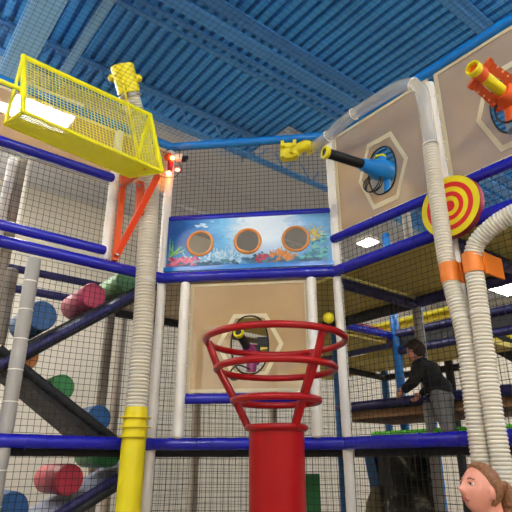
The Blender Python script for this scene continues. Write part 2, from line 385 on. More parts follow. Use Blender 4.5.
tag(b.build('padded_banner', M['dark'], smooth=False), 'black padded banner between the two navy rails above the child', 'banner')
# yellow edged ramp at right
t = thing('slide_ramp', (2.62,5.9,2.8), 'yellow-edged black ramp sloping down at the right edge behind the hoses', 'ramp')
A = Vector((2.50,5.95,3.22)); B_ = Vector((2.98,5.52,2.72)); wdt = U*.5
b = MB(); b.prism([A, B_, B_-Z*.3, A-Z*.3], wdt); b.build('ramp_body', M['dark'], t, smooth=False)
b = MB(); b.tube([A, B_], .018, 8); b.build('edge_tube', M['yplas'], t)
b = MB(); b.tube([A-Z*.12, B_-Z*.12], .014, 8); b.build('edge_tube', M['yplas'], t)

# ---- nets
full = lambda nm, i0, j0, i1, j1, z0, z1, lab, sd, cell=.04, off=0.0: net(nm, N(i0,j0,z0), N(i1,j1)-N(i0,j0), Z*(z1-z0), lab, cell=cell, seed=sd)
SN = 'safety_net'
full(SN,0,0,1,-1,.05,Z0-.05,'black square netting behind the red hoop tower, below the low blue rail',1)
net(SN, N(0,0,Z0+.05), PR-PL, Z*(Z1-Z0-.1), 'black square netting around the beige window under the mural', seed=2, clip=lambda p,q: not (.25 < p < 1.13 and q > 2.07-Z0-.05))
full(SN,0,0,1,-1,3.5,Z2-.04,'black square netting between the mural and the sky blue top rail',3,cell=.036)
full(SN,0,0,-1,0,.05,Z0-.05,'black netting in front of the lowest roller ramp',4)
full(SN,-1,0,-2,0,.05,Z0-.05,'black netting in the lower left corner past the grey tied post',5)
full(SN,0,0,-1,0,Z0+.05,Z1-.05,'black netting in front of the two upper roller ramps',6)
full(SN,-1,0,-2,0,Z0+.05,Z1-.05,'black netting left of the grey tied post between the blue rails',7)
net(SN, W('L',.5,3.09), W('L',2,3.09)-W('L',.5,3.09), Z*.53, 'black netting filling the opening left of the half-height white post', seed=8)
net(SN, W('L',.03,Z1+.05), W('L',.45,0)-W('L',.03,0), Z*1.1, 'narrow black netting between the corner post and the half-height white post', seed=9)
full(SN,1,-1,1,-2,.05,Z0-.05,'black netting low in front of the mottled climbing rock',10)
full(SN,1,-1,1,-2,Z0+.05,Z1-.05,'black netting in front of the child',11)
full(SN,1,-2,1,-3.2,.05,Z0-.05,'black netting low behind the woman',12)
full(SN,1,-2,1,-3.2,Z0+.05,Z1-.05,'black netting right of the hoses beneath the blue rail',13)
net(SN, W('R',.04,Z1+.045), W('R',2.1,0)-W('R',.04,0), Z*.22, 'low strip of black netting between the two blue rails behind the target', seed=14)
full(SN,1,1.9,5,1.9,.05,4.1,'rear black netting far behind the red hoop tower',16,cell=.05)
full(SN,5.1,1.9,5.1,-3,.05,4.1,'rear black netting far behind the child',17,cell=.05)
uL, vL = PL.dot(U), PL.dot(V); uR, vR = PR.dot(U), PR.dot(V)
O = ur(-1.7, -.6, Z2+.02)
def clp(a_, b_):
    u_, v_ = a_-1.7, b_-.6
    cu, cv = W('L',.52,0,.30).dot(U), W('L',.52,0,.30).dot(V)
    return (u_-uL)/(G)+(v_-vR)/(G) <= 1.0 and math.hypot(u_-cu, v_-cv) > .12
net('ceiling_net', O, U*(uR+1.7), V*(vL+.6), 'black square net stretched flat overhead across the whole arena', cell=.04, clip=clp, wob=.004, seed=20, r=.0012)

# ================================================================== OCEAN MURAL
mural = thing('ocean_mural', W('B',.68,3.0), 'blue ocean mural panel with three orange-rimmed round openings and printed corals', 'mural panel')
s0, s1, mz0, mz1 = .035, 1.335, 3.035, 3.435
hs = (.305, .685, 1.062); hz = 3.225; hr = .098
b = MB(); t_ = .012
edges = (s0, .495, .873, s1)
for k in range(3):
    a0, a1 = edges[k], edges[k+1]; n = 48; outer = []; inner = []
    angs = sorted(set([2*PI*i/n for i in range(n)]+[math.atan2(zz-hz, ss-hs[k]) % (2*PI) for ss in (a0,a1) for zz in (mz0,mz1)]))
    for a in angs:
        c, s_ = math.cos(a), math.sin(a)
        ts = []
        if c > 1e-9: ts.append((a1-hs[k])/c)
        if c < -1e-9: ts.append((a0-hs[k])/c)
        if s_ > 1e-9: ts.append((mz1-hz)/s_)
        if s_ < -1e-9: ts.append((mz0-hz)/s_)
        t1 = min(ts); outer.append((hs[k]+c*t1, hz+s_*t1)); inner.append((hs[k]+c*hr, hz+s_*hr))
    m_ = len(angs)
    for off in (.03+t_, .03):
        b.add([W('B',p[0],p[1],off) for p in outer]+[W('B',p[0],p[1],off) for p in inner], [(i,(i+1)%m_,(i+1)%m_+m_,i+m_) for i in range(m_)])
    b.add([W('B',p[0],p[1],.03+t_) for p in inner]+[W('B',p[0],p[1],.03) for p in inner], [(i,(i+1)%m_,(i+1)%m_+m_,i+m_) for i in range(m_)])
b.add([W('B',p[0],p[1],o_) for o_ in (.03,.03+t_) for p in ((s0,mz0),(s1,mz0),(s1,mz1),(s0,mz1))], [(0,1,5,4),(1,2,6,5),(2,3,7,6),(3,0,4,7)])
mm = bpy.data.materials.new('printed_ocean_vinyl'); mm.use_nodes = True; nt = mm.node_tree; bs = nt.nodes['Principled BSDF']; bs.inputs['Roughness'].default_value = .35
tc = nt.nodes.new('ShaderNodeTexCoord'); sp = nt.nodes.new('ShaderNodeSeparateXYZ'); nt.links.new(tc.outputs['Generated'], sp.inputs[0])
nz = nt.nodes.new('ShaderNodeTexNoise'); nz.inputs['Scale'].default_value = 7; nz.inputs['Detail'].default_value = 6; nz.inputs['Distortion'].default_value = 1.2
nt.links.new(tc.outputs['Generated'], nz.inputs['Vector'])
cr = nt.nodes.new('ShaderNodeValToRGB'); E_ = cr.color_ramp.elements
E_[0].position = 0; E_[0].color = (*lin(10,60,140),1); E_[1].position = 1; E_[1].color = (*lin(70,140,190),1)
for p_, c_ in ((.2,(30,120,200)), (.36,(110,190,235)), (.5,(240,250,255)), (.72,(225,240,250)), (.85,(120,180,225))):
    x = E_.new(p_); x.color = (*lin(*c_),1)
ma = nt.nodes.new('ShaderNodeMath'); ma.operation = 'MULTIPLY_ADD'; ma.inputs[1].default_value = .25
nt.links.new(nz.outputs['Fac'], ma.inputs[0]); ad = nt.nodes.new('ShaderNodeMath'); ad.operation = 'ADD'; ad.inputs[1].default_value = -.125
nt.links.new(sp.outputs['X'], ad.inputs[0]); nt.links.new(ad.outputs[0], ma.inputs[2]); nt.links.new(ma.outputs[0], cr.inputs[0])
low = nt.nodes.new('ShaderNodeMapRange'); low.inputs[1].default_value = .0; low.inputs[2].default_value = .5
nt.links.new(sp.outputs['Z'], low.inputs[0])
mx = nt.nodes.new('ShaderNodeMix'); mx.data_type = 'RGBA'; mx.inputs[6].default_value = (*lin(60,150,205),1)
nt.links.new(low.outputs[0], mx.inputs[0]); nt.links.new(cr.outputs[0], mx.inputs[7]); nt.links.new(mx.outputs[2], bs.inputs['Base Color'])
b.build('printed_panel', mm, mural, smooth=False)
for k in range(3):
    a = MB(); c = W('B',hs[k],hz,.045)
    a.tube([c+(BD*math.cos(2*PI*i/40)+Z*math.sin(2*PI*i/40))*(hr+.002) for i in range(40)], .0115, 8, closed=True)
    a.build('opening_rim', mat('peach_orange_rim', lin(226,146,74), .5), mural)
# printed corals and seaweed: thin vinyl cut-outs laid on the panel
def blob(mb, s, z, r, off, sq=1.0, rot=0):
    n = 10; P = []
    for i in range(n):
        a = 2*PI*i/n; rr = r*(1+.25*math.sin(3*a+s*90)); x = math.cos(a)*rr; y = math.sin(a)*rr*sq
        P.append(W('B', s+x*math.cos(rot)-y*math.sin(rot), max(mz0+.002, z+x*math.sin(rot)+y*math.cos(rot)), off))
    mb.prism(P, BN*.0015)
def clear(s, z, r): return all(math.hypot(s-h, z-hz) > hr+.016+r for h in hs) and s-r*1.3 > s0 and s+r*1.3 < s1
R = random.Random(3)
def patch(name, cols, s_a, s_b, z_a, z_b, n, r0, r1, sq=.7):
    ms = [mat(name+'_%d' % i, lin(*c), .4) for i, c in enumerate(cols)]; mb = MB()
    for i in range(n):
        s = R.uniform(s_a, s_b); z = R.uniform(z_a, z_b); r = R.uniform(r0, r1)
        if not clear(s, z, r): continue
        mb.mi = i % len(ms); blob(mb, s, z, r, .0425+.00012*i, sq, R.uniform(-.6,.6))
    mb.build(name, ms, mural, smooth=False)
def fan(name, cols, roots, L, nb, w):
    ms = [mat(name+'_%d' % i, lin(*c), .4) for i, c in enumerate(cols)]; mb = MB(); q = 0
    for (s, z) in roots:
        for k in range(nb):
            a = PI*(.08+.84*k/(nb-1))+R.uniform(-.08,.08); l = L*R.uniform(.7,1.1); px, pz = s, z
            for sg in range(3):
                a += R.uniform(-.25,.25); nx = px+math.cos(a)*l/3; nz_ = pz+math.sin(a)*l/3
                if not clear(nx, nz_, .004) or nz_ > mz1-.01: break
                d = Vector((-math.sin(a), math.cos(a), 0))*w*(1-.25*sg); q += 1; mb.mi = (k+sg) % len(ms)
                mb.prism([W('B',px+d.x,pz+d.y,.0435+.00003*(q%60)), W('B',px-d.x,pz-d.y,.0435+.00003*(q%60)), W('B',nx-d.x*.8,nz_-d.y*.8,.0435+.00003*(q%60)), W('B',nx+d.x*.8,nz_+d.y*.8,.0435+.00003*(q%60))], BN*.0012)
                px, pz = nx, nz_
    mb.build(name, ms, mural, smooth=False)
patch('sea_floor', [(30,90,120),(60,130,150),(40,110,150)], .05, 1.32, mz0, mz0+.05, 70, .015, .035, .5)
patch('pink_coral', [(214,96,130),(190,70,110),(232,130,150)], .04, .30, mz0+.005, mz0+.075, 60, .011, .024)
fan('pale_blue_anemone', [(150,200,225),(100,165,205),(200,225,235)], [(.30,3.06),(.38,3.055),(.46,3.06),(.53,3.06),(.60,3.05),(.22,3.05),(.34,3.07),(.42,3.08),(.50,3.08),(.56,3.075)], .115, 13, .0075)
patch('pale_blue_polyps', [(190,215,235),(130,180,215)], .24, .64, mz0+.01, mz0+.10, 60, .008, .02)
fan('green_seaweed', [(120,200,60),(160,220,80)], [(.06,3.12),(.09,3.15)], .15, 5, .0045)
patch('crimson_coral', [(190,40,70),(160,30,60)], .74, .86, mz0+.01, mz0+.065, 26, .014, .028)
patch('yellow_coral', [(230,200,90),(240,220,140)], .77, .83, mz0+.04, mz0+.07, 10, .01, .02, .5)
fan('orange_coral', [(214,140,50),(190,110,40)], [(.93,3.06),(.90,3.05),(.97,3.06),(.94,3.08),(.99,3.05)], .09, 13, .008)
patch('dark_green_coral', [(30,110,110),(20,84,96)], .66, .80, mz0+.03, mz0+.09, 14, .012, .022)
fan('yellow_branch_coral', [(214,190,80),(170,160,60)], [(1.20,3.20),(1.22,3.24),(1.19,3.26)], .09, 9, .005)
patch('teal_plate_coral', [(40,150,160),(90,190,190),(30,110,140),(130,200,180)], 1.08, 1.31, mz0+.03, mz0+.24, 70, .014, .034, .35)
patch('sun_glints', [(220,240,250),(180,220,245)], .25, .40, mz1-.07, mz1-.02, 8, .012, .03, .4)
b = MB(); b.box(W('B',.68,3.015,.036), BD*.66, BN*.012, Z*.017); tag(b.build('blue_valance', M['sky'], smooth=False), 'narrow sky blue strip between the mural and the rail below it', 'strip')

# ================================================================== VINYL WINDOWS
def hexpts(w, s, z, rx, rz, off): return [W(w, s+rx*math.cos(a), z+rz*math.sin(a), off) for a in [PI/3*k for k in range(6)]]
def window(name, w, a0, a1, z0, z1, hs_, label, off=.0, cut=None):
    t = thing(name, W(w,(a0+a1)/2,z0,off), label, 'clear vinyl window')
    b = MB(); c, hz_, rx, rz = hs_; orx, orz = cut; n = 40
    angs = sorted(set([2*PI*i/n for i in range(n)]+[math.atan2(zz-hz_, ss-c) % (2*PI) for ss in (a0,a1) for zz in (z0,z1)]))
    outer = []; inner = []
    for a in angs:
        x, y = math.cos(a), math.sin(a); ts = []
        if x > 1e-9: ts.append((a1-c)/x)
        if x < -1e-9: ts.append((a0-c)/x)
        if y > 1e-9: ts.append((z1-hz_)/y)
        if y < -1e-9: ts.append((z0-hz_)/y)
        t1 = min(ts); outer.append((c+x*t1, hz_+y*t1)); inner.append((c+orx*x, hz_+orz*y))
    m_ = len(angs)
    b.add([W(w,p[0],p[1],off) for p in outer]+[W(w,p[0],p[1],off) for p in inner], [(i,(i+1)%m_,(i+1)%m_+m_,i+m_) for i in range(m_)])
    b.build('vinyl_sheet', M['vinyl'], t, smooth=False)
    d = WALLS[w][1]; nn = WALLS[w][2]
    for (p, q, hx, hzv) in (((a0+a1)/2, z1-.012, (a1-a0)/2, .012), ((a0+a1)/2, z0+.012, (a1-a0)/2, .012), (a0+.014, (z0+z1)/2, .014, (z1-z0)/2-.024), (a1-.014, (z0+z1)/2, .014, (z1-z0)/2-.024)):
        a = MB(); a.box(W(w,p,q,off+.004), d*hx, nn*.002, Z*hzv); a.build('cream_border', M['cream'], t, smooth=False)
    H1 = hexpts(w,c,hz_,rx,rz,off+.003); k_ = .86; H2 = hexpts(w,c,hz_,rx*k_,rz*k_,off+.003)
    a = MB()
    for i in range(6):
        j = (i+1) % 6; a.prism([H1[i],H1[j],H2[j],H2[i]], nn*.004)
    a.build('hexagon_frame', M['cream'], t, smooth=False)
    a = MB(); P = []
    for i in range(36):
        an = 2*PI*i/36; sx = abs(math.cos(an))**.8*(1 if math.cos(an) > 0 else -1); P.append(W(w, c+orx*sx, hz_+orz*math.sin(an), off+.008))
    a.tube(P, .006, 8, closed=True); a.build('black_grommet', M['black'], t)
    zz = z0+.06
    while zz < z1-.05:
        for ss in (a0, a1):
            a = MB(); a.box(W(w,ss,zz,off+.008), d*.014, nn*.003, Z*.003); a.build('tie', M['tie'], t, smooth=False)
        zz += .13
    return t
window('vinyl_window', 'B', .235, 1.14, 2.075, 2.90, (.70, 2.415, .25, .268), 'beige clear vinyl window with a hexagon frame below the ocean mural', cut=(.138,.215))
window('vinyl_window', 'R', .045, .965, 3.25, 4.13, (.505, 3.60, .225, .325), 'beige clear vinyl window with a hexagon frame around the blue blaster', cut=(.125,.19))
window('vinyl_window', 'R', 1.015, 1.93, 3.25, 4.13, (1.475, 3.60, .225, .325), 'beige clear vinyl window with a hexagon frame around the orange blaster', cut=(.125,.19))
t = thing('vinyl_window', W('L',1.2,3.71), 'beige clear vinyl window at left behind the yellow wire basket', 'clear vinyl window')
b = MB(); b.prism([W('L',.02,3.71),W('L',2.1,3.71),W('L',2.1,4.13),W('L',.02,4.13)], V*.001); b.build('vinyl_sheet', M['vinyl'], t, smooth=False)
b = MB(); b.box(W('L',1.06,4.115,.004), U*1.04, V*.002, Z*.012); b.build('cream_border', M['cream'], t, smooth=False)
t = thing('net_frame', W('L',.5,3.1), 'white rope border of the net opening at left under the blue rail', 'border')
b = MB(); b.box(W('L',1.3,3.625,-.01), U*.8, V*.003, Z*.01); b.build('top_rope', M['white'], t, smooth=False)
b = MB(); b.box(W('L',1.11,3.36,-.01), U*.009, V*.003, Z*.26); b.build('side_rope', M['white'], t, smooth=False)

# ================================================================== BLASTERS
def dirv(a, b): return (Vector(b)-Vector(a)).normalized()
# blue blaster
c = W('R',.50,3.60,.02); mz = W('R',.395,3.615,.52); d = dirv(c, mz)
t = thing('air_blaster', c, 'blue air blaster with a black barrel poking through the window right of the mural', 'air blaster')
b = MB(); b.lathe(c-d*.10, d, [(0,.04),(.01,.075),(.06,.082),(.13,.08),(.18,.06),(.26,.044),(.27,.044)], 24); b.build('body', M['bblue'], t)
b = MB(); b.lathe(c+d*.14, d, [(0,.034),(.0,.036),(.33,.036),(.34,.034)], 20); b.build('barrel', M['black'], t)
b = MB(); b.lathe(mz-d*.055, d, [(0,.036),(.002,.044),(.014,.048),(.03,.048),(.034,.042),(.034,.03),(.012,.028)], 24); b.build('muzzle_ring', M['yplas'], t)
b = MB(); b.lathe(c-d*.03+Z*.03, Z*.9+d*.15, [(0,.032),(.07,.034),(.085,.03)], 20); b.build('hopper', M['bblue'], t)
b = MB(); q = c-d*.03+(Z*.9+d*.15).normalized()*.115; b.tube([q+(WALLS['R'][1]*math.cos(2*PI*i/24)+d*math.sin(2*PI*i/24))*.032 for i in range(24)], .009, 8, closed=True); b.build('hopper_ring', M['yplas'], t)
b = MB(); b.tube([c-d*.06-Z*.03, c-d*.04-Z*.17], [.028,.024], 14); b.build('grip', M['bblue'], t)
b = MB()
for k in range(3):
    P = [c+d*.03-Z*.10+(-V*0.0)+(WALLS['R'][1]*math.cos(2*PI*i/28+k)*(.06+.012*k)+(Z*.85+d*.3*(k-1))*math.sin(2*PI*i/28+k)*(.085-.01*k))-WALLS['R'][1]*.05 for i in range(28)]
    b.tube(P, .0045, 6, closed=True)
b.build('hanging_cable', M['cable'], t)
# purple blaster
c = W('B',.705,2.35,.01); mz = W('B',.655,2.445,.30); d = dirv(c, mz)
t = thing('air_blaster', c, 'purple air blaster with a yellow muzzle in the window below the mural', 'air blaster')
b = MB(); b.lathe(c-d*.12, d, [(0,.03),(.01,.05),(.08,.062),(.15,.056),(.20,.036),(.22,.034)], 24); b.build('body', M['purple'], t)
b = MB(); b.tube([c+Z*.08-d*.05, c-Z*.13-d*.03], [.045,.034], 16); b.build('grip', M['purple'], t)
b = MB(); b.lathe(c+d*.09, d, [(0,.027),(.0,.029),(.19,.029),(.2,.027)], 20); b.build('barrel', M['black'], t)
b = MB(); b.lathe(mz-d*.04, d, [(0,.029),(.002,.035),(.014,.038),(.03,.036),(.03,.024),(.01,.022)], 24); b.build('muzzle_ring', M['yplas'], t)
b = MB(); b.box(c+BD*.085+Z*.10-d*.04, BD*.042, BN*.04, Z*.03); b.box(c+BD*.05+Z*.02, BD*.02, BN*.03, Z*.03); b.build('side_block', M['black'], t, smooth=False)
b = MB(); b.tube(smoothpts([c-Z*.12+BN*.02, c-Z*.10+BN*.08-BD*.08, c-Z*.16+BN*.08-BD*.14, c-Z*.20+BN*.07-BD*.11, c-Z*.17+BN*.06-BD*.04]), .006, 8); b.build('hanging_cable', M['cable'], t)
# orange blaster
c = W('R',1.50,3.60,.06); mz = W('R',1.485,3.63,.44); d = dirv(c, mz); rt = WALLS['R'][1]
t = thing('air_blaster', c, 'orange air blaster with a yellow barrel and winged sides at the upper right edge', 'air blaster')
b = MB(); b.lathe(c-d*.10, d, [(0,.05),(.01,.075),(.15,.08),(.2,.05)], 24); b.lathe(c+d*.27, d, [(0,.035),(.02,.042),(.08,.042),(.085,.037)], 24); b.build('body', M['orange'], t)
b = MB(); b.lathe(c+d*.08, d, [(0,.034),(.2,.034)], 20); b.build('barrel', M['yplas'], t)
b = MB(); b.lathe(mz-d*.045, d, [(0,.034),(.002,.042),(.04,.044),(.044,.04),(.044,.032),(.012,.03)], 24); b.build('muzzle_ring', M['yplas'], t)
for sg in (-1, 1):
    b = MB(); e_ = (rt*.75+Z*.5*1).normalized()*sg
    for k in range(9):
        p = c+d*(.02+.03*k)+e_*(.075-.002*k)
        b.box(p, d*.0153, e_*(.026 if k % 2 == 0 else .024), d.cross(e_)*.008)
    b.box(c+d*.30+e_*.065, d*.02, e_*.028, d.cross(e_)*.007); b.build('side_wing', M['orange'], t, smooth=False)
    for k in range(5):
        b = MB(); p = c+d*(.03+.052*k)+e_*(.078)+d.cross(e_)*0; b.lathe(p-d.cross(e_)*.0105, d.cross(e_), [(0,.007),(.021,.007)], 10); b.build('rivet', mat('peach_rivet', lin(240,190,150), .5), t)
b = MB(); b.tube([c-d*.02-Z*.06, c+d*.0-Z*.19-rt*.02], [.055,.04], 14); b.build('grip', M['orange'], t)
b = MB(); b.lathe(c-Z*.19+d*.01, -Z, [(0,.05),(.04,.05)], 18); b.build('hose_joint', mat('slate_plastic', lin(110,128,150), .5), t)
b = MB()
P = [c+d*.06-Z*.10+(rt*math.cos(2*PI*i/28)*.075+(Z*.95)*math.sin(2*PI*i/28)*.10) for i in range(28)]; b.tube(P, .007, 8, closed=True); b.build('hanging_cable', M['cable'], t)

# ================================================================== HOSES
def ribbed(P, r, pitch=.019, depth=.075):
    P = resample(smoothpts(P, 10), pitch/4)
    if (P[-1]-P[-2]).length < pitch/8: P.pop()
    return P, [r*(1+(depth, .6*depth, -depth, .6*depth)[i % 4]) for i in range(len(P))]
def band(mb, P, k, r, w=.02):
    d = (P[min(k+1,len(P)-1)]-P[k-1]).normalized(); mb.lathe(P[k]-d*w/2, d, [(0,r),(w*.2,r*1.05),(w*.8,r*1.05),(w,r)], 22)
rh = .0465
o_, d_, n_ = WALLS['R']
t = thing('ball_hose', W('R',1.08,0,.27), 'long clear hose arching down from the yellow nozzle and passing in front of the target', 'hose')
P1 = [W('R',-.02,3.99,.20), W('R',.15,3.965,.22), W('R',.42,4.0,.24), W('R',.72,3.99,.25), W('R',.93,3.975,.24), W('R',1.035,3.88,.24), W('R',1.055,3.72,.24), W('R',1.055,3.42,.24)]
P = resample(smoothpts(P1, 10), .03); b = MB(); b.tube(P, [rh*.95]*len(P), 20, cap=False); b.build('smooth_section', M['chose'], t)
P2 = [W('R',1.055,3.42,.24), W('R',1.048,3.05,.24), W('R',1.06,2.6,.25), W('R',1.10,2.2,.25), W('R',1.088,1.7,.25), W('R',1.088,.1,.25)]
P, r_ = ribbed(P2, rh); b = MB(); b.tube(P, r_, 20, cap=False); b.build('ribbed_section', M['hose'], t)
Pq = smoothpts(P1, 10)
for k in (12, 22, 45, 69): b = MB(); band(b, Pq, k, rh*.97, .009); b.build('joint_band', M['tie'], t)
b = MB(); b.lathe(W('R',1.088,2.33,.25), Z, [(0,rh*1.06),(.012,rh*1.06)], 20); b.build('joint_band', M['tie'], t)
t = thing('ball_hose', W('R',1.205,0,.25), 'second ribbed hose bending in from the right edge beside the long hose', 'hose')
P2 = [W('R',1.95,2.80,.22), W('R',1.62,2.815,.24), W('R',1.42,2.79,.25), W('R',1.30,2.745,.25), W('R',1.235,2.69,.25), W('R',1.208,2.60,.25), W('R',1.205,2.45,.25), W('R',1.192,2.1,.25), W('R',1.185,1.7,.25), W('R',1.185,.1,.25)]
P, r_ = ribbed(P2, rh); b = MB(); b.tube(P, r_, 20, cap=False); b.build('ribbed_section', M['hose'], t)
Pq = smoothpts(P2, 10)
for k in (22,): b = MB(); band(b, Pq, k, rh*1.04, .012); b.build('joint_band', M['tie'], t)
b = MB(); b.lathe(W('R',1.20,2.33,.25), Z, [(0,rh*1.06),(.012,rh*1.06)], 20); b.build('joint_band', M['tie'], t)
for s_, lab, zc in ((1.065,'orange clamp strap around the long hose below the target',2.585), (1.208,'orange clamp strap around the second hose, right of the other clamp',2.60)):
    t = thing('hose_clamp', W('R',s_,zc,.2), lab, 'hose clamp')
    b = MB(); b.lathe(W('R',s_,zc-.055,.25), Z, [(0,rh*1.08),(.0,rh*1.16),(.11,rh*1.16),(.11,rh*1.08)], 24); b.build('strap', mat('orange_strap', lin(230,124,32), .5), t)
    b = MB(); b.box(W('R',s_+.055,zc-.005,.14), d_*.006, n_*.09, Z*.06); b.build('mount_plate', mat('orange_strap', (0,0,0)), t, smooth=False)
# yellow nozzle near the top rail
t = thing('nozzle_fitting', W('B',1.06,3.9,.1), 'yellow bracketed nozzle clamped under the sky blue top rail left of the clear hose', 'nozzle')
a0 = W('B',1.05,3.985,.12); a1 = W('R',-.04,3.99,.20); dd = dirv(a0, a1)
b = MB(); P = smoothpts([W('B',1.07,3.93,.13), W('B',1.10,3.965,.14), W('B',1.17,3.985,.17), a1+dd*.02], 6); b.tube(P, .044, 18); b.build('elbow', M['yplas'], t)
b = MB(); b.lathe(a1-dd*.02, dd, [(0,.045),(.0,.055),(.02,.055),(.02,.045)], 20); b.build('collar', M['yplas'], t)
for zz in (4.03, 3.93):
    b = MB(); b.box(W('B',1.03,zz,.10), BD*.062, BN*.03, Z*.02)
    for q in (-.05, .05): b.box(W('B',1.03+q,zz,.14), BD*.014, BN*.02, Z*.026)
    b.build('clamp_plate', M['yplas'], t, smooth=False)
b = MB(); b.box(W('B',1.01,3.98,.10), BD*.05, BN*.02, Z*.06); b.build('back_plate', M['yplas'], t, smooth=False)

# left hose with yellow tube
hp = W('L',.225,0,.2); hx, hy = hp.x, hp.y; rl = .068
t = thing('ball_tube', (hx, hy, 0), 'yellow floor tube and ribbed clear hose rising to a yellow cap over the basket', 'tube')
b = MB(); b.lathe((hx,hy,0), Z, [(0,.080),(.0,.084),(1.90,.078),(1.955,.072),(1.955,.068)], 28); b.build('yellow_tube', M['yplas'], t)
for zz in (1.76, 1.82, 1.88):
    b = MB(); b.lathe((hx,hy,zz), Z, [(0,.074),(.0,.105),(.006,.105),(.006,.074)], 28); b.build('collar_ring', M['yplas'], t)
P3 = [Vector((hx,hy,1.93)), Vector((hx,hy,2.5)), W('L',.245,3.1,.2), W('L',.262,3.5,.2), W('L',.29,3.68,.21), W('L',.36,3.85,.245), W('L',.435,4.04,.275), W('L',.56,4.262,.325)]
P, r_ = ribbed(P3, rl, pitch=.024, depth=.10); b = MB(); b.tube(P, r_, 24, cap=False); b.build('ribbed_section', M['hose'], t)
b = MB(); b.lathe(W('L',.235,2.83,.2), Z, [(0,rl*1.05),(.012,rl*1.05)], 20); b.build('joint_band', M['tie'], t)
ca = W('L',.56,4.262,.325); cb = W('L',.665,4.44,.38); d = dirv(ca, cb); CL = (cb-ca).length
b = MB(); b.lathe(ca, d, [(0,.078),(.0,.086),(CL-.01,.09)], 28); b.build('yellow_cap', M['yplas'], t)
b = MB(); b.lathe(ca+d*(CL-.02), d, [(0,.089),(.008,.089),(.014,.087)], 28)
x_ = d.cross(Z).normalized(); y_ = d.cross(x_)
for k in range(-4, 5): b.box(ca+d*(CL-.004)+x_*k*.019, x_*.004, y_*math.sqrt(max(.0001,.086**2-(k*.019)**2)), d*.004)
b.build('grille_end', mat('yellow_grille', lin(214,196,30), .5), t, smooth=False)
for sg in (-1, 1):
    b = MB(); b.sphere(ca+d*CL*.55+Vector((sg,0,0))*.10, .032, 14); b.build('side_knob', M['yplas'], t)
q = ca+d*.02-Vector((.02,.095,0))
b = MB(); b.sphere(q, .018, 12); b.tube([q, W('L',.47,3.66,.42)], .008, 8); b.build('stay_rod', M['yplas'], t)
b = MB(); b.lathe(ca-d*.03, d, [(0,.07),(.0,.09),(.015,.09),(.015,.07)], 24); b.build('clamp_band', M['metal'], t)

# ================================================================== YELLOW BASKET
T0 = W('L',1.345,4.127,.40); T1 = W('L',.405,4.092,.40); I0 = W('L',1.30,3.645,.50); I1 = W('L',.315,3.582,.49)
O0 = W('L',1.355,3.645,.29); O1 = W('L',.47,3.575,.29)
t = thing('wire_basket', W('L',.85,3.6,.4), 'yellow triangular wire mesh basket hanging at the upper left', 'wire basket')
for p, q, r in ((T0,T1,.015),(I0,I1,.012),(O0,O1,.012),(T0,I0,.019),(T1,I1,.015),(T0,O0,.012),(T1,O1,.014),(O0,I0,.012),(O1,I1,.012)):
    b = MB(); b.tube([p, q], r, 8); b.sphere(p, r, 8); b.build('frame_tube', M['yellow'], t)
def meshface(A0, A1, B0, B1, cell, label, r=.0024):    # A0-A1 one edge, B0-B1 the opposite edge
    b = MB(); L = ((A1-A0).length+(B1-B0).length)/2; H = ((B0-A0).length+(B1-A1).length)/2
    n = int(L/cell); m = max(2, int(H/cell))
    for i in range(n+1):
        f = i/n; b.tube([A0.lerp(A1,f), B0.lerp(B1,f)], r, 4, cap=False)
    for j in range(m+1):
        f = j/m; b.tube([A0.lerp(B0,f), A1.lerp(B1,f)], r, 4, cap=False)
    b.build(label, M['yellow'], t, smooth=False)
meshface(T0,T1,I0,I1,.024,'front_mesh',.0021)
meshface(O0,O1,I0,I1,.014,'bottom_mesh',.004)
meshface(T1,T1.lerp(T1,0)+(I1-T1)*.001,O1,I1,.018,'end_mesh')
b = MB(); b.tube([W('L',1.33,3.84,.44), W('L',1.56,3.87,.40)], .016, 10); b.build('support_arm', M['yellow'], t)
b = MB(); b.tube([T1+(O1-T1)*.35, W('L',.30,3.93,.1), W('L',.20,3.98,.06)], .012, 8); b.build('support_arm', M['yellow'], t)
# orange bracket
t = thing('basket_bracket', W('L',.478,2.98,.06), 'orange steel bracket carrying the yellow basket on the half-height white post', 'bracket')
ex = U; ny = -V
def bar(p, q, w, h, m, nm):
    p = Vector(p); q = Vector(q); d = (q-p).normalized(); s_ = d.cross(ny).normalized(); n2 = d.cross(s_)
    b = MB(); b.box((p+q)/2, d*((q-p).length/2), s_*w, n2*h); b.build(nm, m, t, smooth=False)
bar(W('L',.425,2.99,.055), W('L',.425,3.70,.055), .02, .018, M['orange'], 'upright_bar')
bar(W('L',.425,3.02,.075), W('L',.31,3.585,.42), .022, .014, M['rorange'], 'diagonal_bar')
bar(W('L',.425,3.63,.06), W('L',.42,3.60,.45), .018, .018, M['orange'], 'top_arm')
bar(W('L',.34,3.33,.22), W('L',.35,3.60,.22), .03, .02, M['orange'], 'hanger_block')
for zz, ss, oo in ((3.03,.425,.09),(3.60,.45,.09),(3.55,.38,.25)):
    b = MB(); b.lathe(W('L',ss,zz,oo), ny, [(0,.012),(.01,.012)], 8); b.build('bolt', M['metal'], t)
